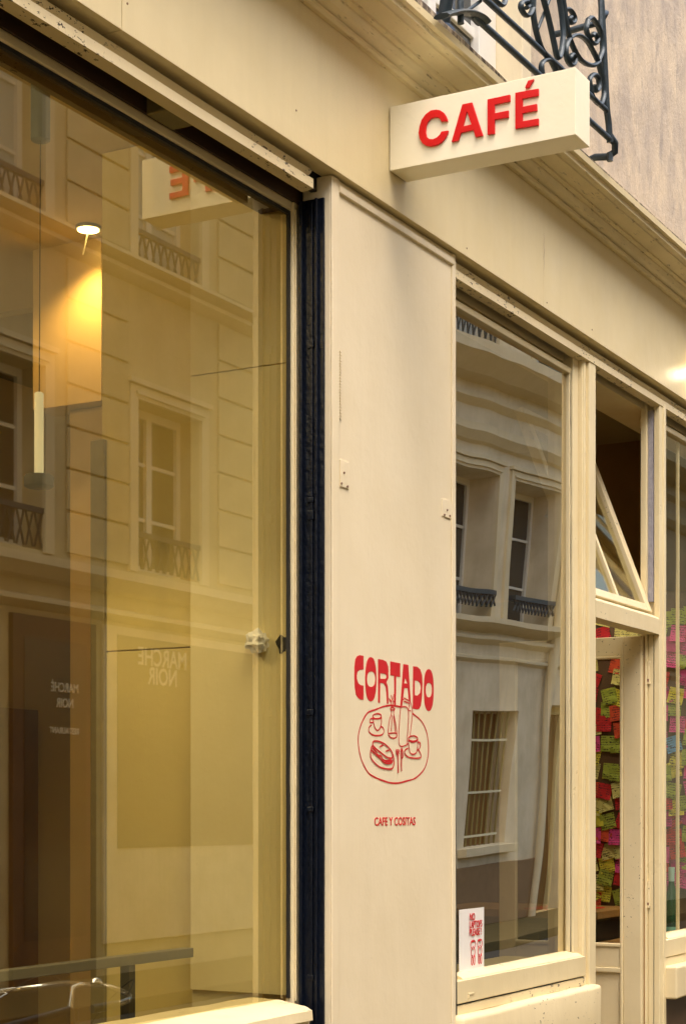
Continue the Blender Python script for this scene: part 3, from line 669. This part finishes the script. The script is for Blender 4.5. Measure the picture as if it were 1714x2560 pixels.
B().box(7.75, 8.28, .42, 1.25, .05, 1.05).done('body', M['blackm'], cbn, bev=.004)
B().box(7.73, 8.29, .40, 1.27, 1.05, 1.085).done('top', M['dark'], cbn, bev=.003)
B().box(7.742, 7.75, .44, .82, .15, 1.0).done('cabinet_door', M['blackm'], cbn, bev=.003)
rp = B().box(7.80, 8.1, .50, .80, 1.0855, 1.089); rp.rough(.05, .003, 20)
tag(rp.done('red_paper', M['redprint']), 'loose red paper lying on the black cabinet', 'paper')
SETBACK[0] = True
bt = thing('green_bottle', (8.09, .17, .95), 'dark green glass bottle on the far right window sill', 'bottle')
gm, t_, bs_ = mat('green bottle glass'); bs_.inputs['Base Color'].default_value = (.004, .075, .030, 1); bs_.inputs['Roughness'].default_value = .12; bs_.inputs['Transmission Weight'].default_value = .25
B().lathe((8.09, .165, .955), [(.034, 0), (.037, .006), (.037, .15), (.033, .18), (.018, .235), (.0135, .26), (.0135, .315), (.015, .318), (.015, .33)], 28).done('body', gm, bt)
B().lathe((8.09, .165, .955), [(.0378, .02), (.0378, .05)], 28).done('label', plain('pale teal label', (.16, .40, .30), .6), bt)
B().lathe((8.09, .165, .955), [(.0142, .265), (.0145, .30), (.0155, .31), (.0155, .332)], 20).done('neck_foil', plain('pale foil', (.35, .55, .5), .4), bt)
SETBACK[0] = False
struct(B().box(7.66, 8.29, .150, .40, .90, .946).done('inner_sill', M['dark']))
# inner window board, table and stools behind the right pane
struct(B().box(5.46, 6.56, .150, .36, .93, .968).done('inner_sill', M['iwall2']))
SETBACK[0] = True
ns = thing('notice_sheet', (5.58, .07, 1.0), 'white sheet reading NO LAPTOPS PLEASE in the window corner', 'notice')
b = B(); vs = []
for j in range(5):
    for i in range(7):
        vs.append((5.468 + .212 * i / 6, .050 + .006 * (i / 6 - .5) ** 2 + .002 * math.sin(i * 1.3), 1.003 + .212 * j / 4))
b.poly(vs, [(j * 7 + i, j * 7 + i + 1, j * 7 + i + 8, j * 7 + i + 7) for j in range(4) for i in range(6)])
b.done('sheet', M['paper'], ns)
for i, (s_, z) in enumerate((('NO', 1.175), ('LAPTOPS', 1.148), ('PLEASE !', 1.121))):
    me = text_mesh(s_, .034, 'LEFT', .0004, .0006)
    w = max(v.co.x for v in me.vertices); wt = (.045, .105, .100)[i]
    for v in me.vertices: v.co.x *= wt / w
    link('lettering', to_wall(me, 5.545, .0470, z), M['redprint'], ns)
for cx in (5.575, 5.632):                      # two little drawn faces with coffee cups
    b = B()
    for dx, dz, r1, r2 in ((0, .072, .020, .016), (0, .045, .016, .020), (-.008, .018, .006, .018), (.010, .018, .006, .018)):
        pts = [(cx + dx + r1 * math.cos(a_), .0475, 1.018 + dz + r2 * math.sin(a_)) for a_ in [i * math.pi / 8 for i in range(16)]]
        b.tube(pts, .0011, 4, closed=True)
    b.box(cx - .017, cx + .017, .0468, .0476, 1.098, 1.104)
    b.done('cup_face_drawing', M['redprint'], ns)
SETBACK[0] = False
tbm = plain('worn table wood', (.16, .10, .045), .5, var=.3, sc=9)
tb_ = thing('cafe_table', (6.4, 1.1, .05), 'small wooden cafe table inside behind the right window', 'table')
B().lathe((6.45, .95, .99), [(.30, 0), (.31, .008), (.31, .025)], 32).done('table_top', tbm, tb_)
B().tube([(6.45, .95, .07), (6.45, .95, .99)], .025, 10).done('pedestal', M['blackm'], tb_)
B().lathe((6.45, .95, .05), [(.2, 0), (.2, .015), (.03, .03)], 24).done('foot', M['blackm'], tb_)
ps = thing('partition_frame', (6.9, 1.6, .05), 'cream wooden partition frame standing inside behind the right window', 'partition')
for y in (1.25, 1.95, 2.6): B().box(6.9, 6.96, y, y + .055, .05, 2.3).done('post', M['iwall2'], ps, bev=.004)
for z in (1.02, 2.25): B().box(6.905, 6.955, 1.305, 2.6, z, z + .05).done('rail', M['iwall2'], ps, bev=.004)
lamp('notes_fill_light', (7.75, .62, 2.86), 9, .05, (1, .78, .52), spot=150, rot=(0, 0, 0))  # light added to brighten the sticky notes
pl2 = thing('added_globe_lamp', (7.75, .62, 2.9), 'added globe lamp inside above the door, brightening the sticky notes', 'lamp')
B().lathe((7.75, .62, 2.93), [(.01, 0), (.05, .01), (.03, .06), (.004, .09), (.004, .75)], 16).done('holder', M['blackm'], pl2)  # globe fitting added to go with that light
B().lathe((7.75, .62, 2.895), [(.004, 0), (.02, .008), (.025, .02), (.018, .034)], 16).done('bulb', emit('added globe bulb', (1, .75, .4), 6), pl2)

# ================================================================== across the street (seen mirrored in the panes)
YO = -7.2
opA = thing('apartment_building', (12, YO, 0), 'pale rusticated stone building across the street mirrored in the large pane', 'building')
def wall_with_holes(name, x0, x1, z0, z1, holes, y0, y1, m, par):
    b = B(); xs = sorted({x0, x1} | {h[0] for h in holes} | {h[1] for h in holes})
    for a, c in zip(xs, xs[1:]):
        hs = sorted((h[2], h[3]) for h in holes if h[0] <= a + 1e-6 and h[1] >= c - 1e-6)
        z = z0
        for q0, q1 in hs:
            if q0 > z: b.box(a, c, y0, y1, z, q0)
            z = q1
        if z < z1: b.box(a, c, y0, y1, z, z1)
    bmesh.ops.remove_doubles(b.bm, verts=b.bm.verts, dist=1e-5)
    return b.done(name, m, par)
cols = [2.65, 5.5, 8.5, 11.50, 14.05, 16.9]
floors = [(3.90, 5.56), (6.85, 8.75)]
WW = 1.12
holes = [(c, c + WW, a, b_) for c in cols for a, b_ in floors]
wall_with_holes('wall', -8, 18.4, 0, 9.8, holes, YO - .4, YO, M['ostone'], opA)
def win_parts(par, c, a, b_, ww, blind, surround=True, rail=True, deep=.30):
    x1 = c + ww; yb = YO - deep
    f = B()
    for xa in (c, x1 - .07, (c + x1) / 2 - .045): f.box(xa, xa + (.07 if xa != (c + x1) / 2 - .045 else .09), yb, yb + .07, a, b_)
    f.box(c, x1, yb, yb + .068, b_ - .08, b_); f.box(c, x1, yb, yb + .068, a, a + .10)
    for k in (1, 2): z = a + (b_ - a) * k / 3; f.box(c, x1, yb + .01, yb + .05, z, z + .035)
    f = f.done('window', M['owhite'], par)
    B().box(c + .01, x1 - .01, yb + .025, yb + .03, a + .02, b_ - .02).done('pane', M['oblind'] if blind else M['oglass'], f)
    if surround:
        s_ = B()
        for xa, xb in ((c - .13, c), (x1, x1 + .13)): s_.box(xa, xb, YO, YO + .04, a - .02, b_ + .13)
        s_.box(c - .0, x1 + .0, YO, YO + .04, b_, b_ + .13); s_.box(c - .16, x1 + .16, YO, YO + .07, b_ + .14, b_ + .19); s_.box(c - .04, x1 + .04, YO + .04, YO + .06, b_ + .04, b_ + .07)
        s_.done('surround', M['otrim'], f)
    if rail:
        g = B(); g.box(c, x1, YO - .02, YO + .02, a + .33, a + .38)
        for k in range(9):
            xx = c + .06 + k * (ww - .12) / 8
            g.tube([(xx - .05, YO, a + .02), (xx + .05, YO, a + .33)], .011, 5); g.tube([(xx + .05, YO, a + .02), (xx - .05, YO, a + .33)], .011, 5)
        g.done('window_rail', M['iron'], f)
for i, c in enumerate(cols):
    for j, (a, b_) in enumerate(floors):
        win_parts(opA, c, a, b_, WW, j == 1)
# rusticated courses between the windows
crs = {}
for c0, c1 in zip([-.2] + cols, cols + [19.7]):
    xa, xb = c0 + WW + .34, c1 - .135
    if xb > 18.38: xb = 18.3
    if xb - xa < .3: continue
    for z0, nrow in ((3.93, 7), (6.96, 9)):
        for r in range(nrow):
            z = z0 + r * .39
            if z + .37 > (6.66 if z0 < 5 else 9.6 if z0 < 9 else 13.4): continue
            key = round(xb - xa, 3)
            if key not in crs:
                q = B().box(0, xb - xa, 0, .03, 0, .366).done('stone_course', M['ostone'], opA, bev=.008, seg=1)
                q.location = (xa, YO + .0005, z); crs[key] = q
            else:
                q = crs[key].copy(); COL.objects.link(q); q.location = (xa, YO + .0005, z)
for z0, h, dep in ((3.36, .10, .10), (3.62, .20, .20), (6.66, .10, .12), (6.76, .09, .22), (9.45, .35, .4)):
    B().profile([(YO, z0), (YO + dep * .5, z0 + .02), (YO + dep, z0 + h * .6), (YO + dep, z0 + h), (YO, z0 + h + .03)], -8, 18.4).done('string_course', M['otrim'], opA, ang=20)
# restaurant front below
rf = B(); rf.box(12.15, 13.36, YO, YO + .05, .0, 3.30); rf = rf.done('shop_front', M['obrown'], opA, bev=.006)
B().box(12.3, 13.2, YO + .05, YO + .056, .4, 3.1).done('pane', M['oglass'], rf)
rp_ = B().box(13.5, 16.6, YO, YO + .04, .3, 3.32).done('shop_panel', M['ostone2'], opA, bev=.006)
B().box(9.2, 11.9, YO, YO + .05, .0, 3.30).done('shop_front', M['obrown'], opA, bev=.006)
tq = B().box(13.7, 16.4, YO + .04, YO + .046, 1.2, 3.24); tq = tq.done('window_film', plain('brown window film', (.20, .15, .09), .3, var=.1, sc=4), opA)
def opp_text(body, x, z, wd, par):
    me = text_mesh(body, .3, 'CENTER', .002, .004)
    xs = [v.co.x for v in me.vertices]; w = max(xs) - min(xs)
    for v in me.vertices: v.co.x *= wd / w; v.co.y *= wd / w * 1.15
    return link('lettering', to_wall(me, x, YO + .062, z, 1), M['letter'], par)
opp_text('MARCHÉ', 12.87, 2.64, .40, rf); opp_text('NOIR', 12.87, 2.50, .25, rf); opp_text('RESTAURANT', 12.86, 2.26, .43, rf)
opp_text('MARCHE', 14.43, 2.98, .83, tq); opp_text('NOIR', 14.43, 2.80, .50, tq)
# second building
M['obar'] = plain('ochre painted bar', (.34, .28, .10), .5)
M['obrown2'] = plain('brown plinth render', (.26, .17, .09), .8, var=.2, sc=6)
opB = thing('plain_building', (24, YO, 0), 'smooth pale building across the street with barred window mirrored in right pane', 'building')
hB = [(20.45, 21.90, 4.10, 6.15), (22.45, 23.95, 4.10, 6.15), (25.4, 26.9, 4.10, 6.15), (21.75, 23.15, 1.12, 2.98), (24.35, 25.6, 0, 3.1), (20.3, 21.5, 7.7, 9.8), (22.7, 23.9, 7.7, 9.8), (25.3, 26.5, 7.7, 9.8)]
wall_with_holes('wall', 18.4, 36, 0, 10.6, hB, YO - .5, YO, M['ostone2'], opB)
for (a, b_, c, d_) in hB[:3]:
    win_parts(opB, a, c, d_, b_ - a, False, True, False, .42)
    g = B(); g.box(a + .05, b_ - .05, YO - .05, YO + .12, c + .40, c + .46)
    for k in range(12): xx = a + .1 + k * (b_ - a - .2) / 11; g.tube([(xx - .06, YO + .1, c + .24), (xx + .06, YO + .1, c + .41)], .014, 5); g.tube([(xx + .06, YO + .1, c + .26), (xx - .06, YO + .1, c + .41)], .014, 5)
    g.done('window_rail', M['iron'], opB)
for (a, b_, c, d_) in hB[5:]: win_parts(opB, a, c, d_, b_ - a, True, True, True)
a, b_, c, d_ = hB[3]
bw = B().box(a, b_, YO - .32, YO - .30, c, d_).done('barred_window', M['dark'], opB)
for k in range(8):
    x = a + .1 + k * (b_ - a - .2) / 7
    B().tube([(x, YO - .10, c), (x, YO - .10, d_)], .015, 6).done('window_bar', M['obar'], bw)
for z in (c + .12, c + .72, c + 1.45): B().box(a + .02, b_ - .12, YO - .085, YO - .06, z, z + .03).done('cross_bar', M['tube'], bw)
B().box(a - .15, b_ + .15, YO, YO + .12, c - .14, c - .02).done('sill', M['otrim'], opB, bev=.01)
a, b_, c, d_ = hB[4]
od = B().box(a, b_, YO - .36, YO - .30, 0, d_).done('door', M['dark'], opB)
f = B()
for xa in (a, b_ - .09): f.box(xa, xa + .09, YO - .30, YO - .24, 0, d_)
f.box(a, b_, YO - .30, YO - .245, d_ - .1, d_); f.done('door_frame', M['iwall'], od)
B().tube([(24.12, YO + .09, 0), (24.12, YO + .09, 10.2)], .06, 10).done('drainpipe', M['otrim'], opB)
for z0, h, dep in ((3.62, .07, .06), (3.86, .10, .10), (4.02, .16, .22), (6.50, .22, .14), (7.00, .12, .10), (7.30, .30, .42), (10.25, .34, .4)):
    B().profile([(YO, z0), (YO + dep * .45, z0 + .02), (YO + dep, z0 + h * .55), (YO + dep, z0 + h), (YO, z0 + h + .03)], 18.41, 36).done('string_course', M['otrim'], opB, ang=20)
B().box(18.76, 24.2, YO + .001, YO + .05, 0, .85).done('plinth', M['obrown2'], opB, bev=.01)
B().box(18.405, 18.75, YO + .001, YO + .06, 0, 10.2).done('corner_strip', M['otrim'], opB)
fb = thing('flower_box', (23.3, YO + .1, 7.72), 'green planted flower box on the sill across the street', 'flower box')
B().box(22.75, 23.85, YO + .02, YO + .2, 7.66, 7.84).done('box', M['iron'], fb, bev=.01)
lf = B(); q = random.Random(5)
for i in range(160):
    p = Vector((q.uniform(22.75, 23.85), YO + q.uniform(.0, .25), 7.84 + q.random() ** 2 * .2)); a_ = q.random() * 6; s_ = q.uniform(.03, .06)
    u = Vector((math.cos(a_), math.sin(a_), q.uniform(-.5, .5))) * s_; v = Vector((-math.sin(a_), math.cos(a_), q.uniform(-.3, 1))) * s_ * .5
    lf.poly([p - u, p + v, p + u, p - v], [(0, 1, 2, 3)])
lf.done('foliage', plain('geranium leaves', (.04, .11, .03), .6, var=.4), fb)

# ================================================================== parked bicycle (its handlebar mirrors in the large pane)
bc = thing('bicycle', (5.0, -1.2, 0), 'parked bicycle with chrome handlebar mirrored low in the large pane', 'bicycle')
chm = plain('chrome', (.75, .74, .72), .12, 1.0, .05, bmp=0); frm = plain('dark bicycle enamel', (.02, .03, .05), .3, .2, bmp=0)
def ring(c, r, rad, n=40): return [(c[0] + r * math.cos(2 * math.pi * k / n), c[1], c[2] + r * math.sin(2 * math.pi * k / n)) for k in range(n)]
HX = 5.22; fw_ = (HX + .22, -1.2, .34); bw_ = (HX - .80, -1.2, .34)
for c in (fw_, bw_):
    o = B().tube(ring(c, .325, .017), .017, 8, closed=True).done('wheel', M['black'], bc)
    B().tube(ring(c, .305, .01), .010, 6, closed=True).done('rim', chm, o)
    s_ = B()
    for k in range(18): a_ = k * math.pi / 9; s_.tube([(c[0], c[1] + .02 * (-1) ** k, c[2]), (c[0] + .3 * math.cos(a_), c[1], c[2] + .3 * math.sin(a_))], .0012, 4)
    s_.done('spokes', chm, o)
f = B(); hd = (HX + .03, -1.2, .66); ht = (HX, -1.2, .82); bb = (HX - .42, -1.2, .30); stt = (HX - .56, -1.2, .78)
for p, q in ((ht, hd), (hd, bb), (ht, stt), (stt, bb), (bb, bw_), (stt, bw_)): f.tube([p, q], .015, 8)
for s_ in (-.05, .05): f.tube([(hd[0], hd[1] + s_ * .6, hd[2]), (fw_[0], fw_[1] + s_, fw_[2])], .011, 8)
f.done('frame', frm, bc)
hb = B().tube([(HX + .0, -1.2, .82), (HX + .02, -1.2, .90), (HX + .07, -1.2, .905)], .012, 8)
hb.tube(smooth([(HX - .13, -1.50, .865), (HX - .04, -1.49, .875), (HX + .05, -1.42, .885), (HX + .08, -1.30, .905), (HX + .08, -1.2, .905), (HX + .08, -1.10, .905), (HX + .05, -.98, .885), (HX - .04, -.91, .875), (HX - .13, -.90, .865)], 5), .0115, 10)
hb = hb.done('handlebar', chm, bc)
for y in (-1.50, -.90): B().tube([(HX - .12, y, .866), (HX - .24, y + (.02 if y < -1.2 else -.02), .86)], .016, 10).done('grip', frm, hb)
for s_ in (-1, 1):
    B().tube([(HX - .03, -1.2 + s_ * .27, .868), (HX - .16, -1.2 + s_ * .25, .84)], .005, 6).done('brake_lever', chm, hb)
    B().tube(smooth([(HX - .03, -1.2 + s_ * .27, .87), (HX + .12, -1.2 + s_ * .2, .93), (HX + .14, -1.2 + s_ * .08, .85), (HX + .05, -1.2, .7)], 6), .0025, 5).done('brake_cable', M['black'], hb)
B().lathe((HX + .05, -1.12, .915), [(.02, 0), (.024, .006), (.018, .018), (.004, .024)], 16).done('bell', chm, hb)
sd = B().tube(smooth([(HX - .78, -1.2, .875), (HX - .70, -1.2, .885), (HX - .58, -1.2, .872), (HX - .48, -1.2, .865)], 4), lambda t: .03 + .05 * max(0, 1 - t * 1.6), 12)
for v in sd.bm.verts: v.co.z = .87 + (v.co.z - .87) * .4
sd.tube([stt, (HX - .60, -1.2, .86)], .012, 8)
sd.done('saddle', M['black'], bc)
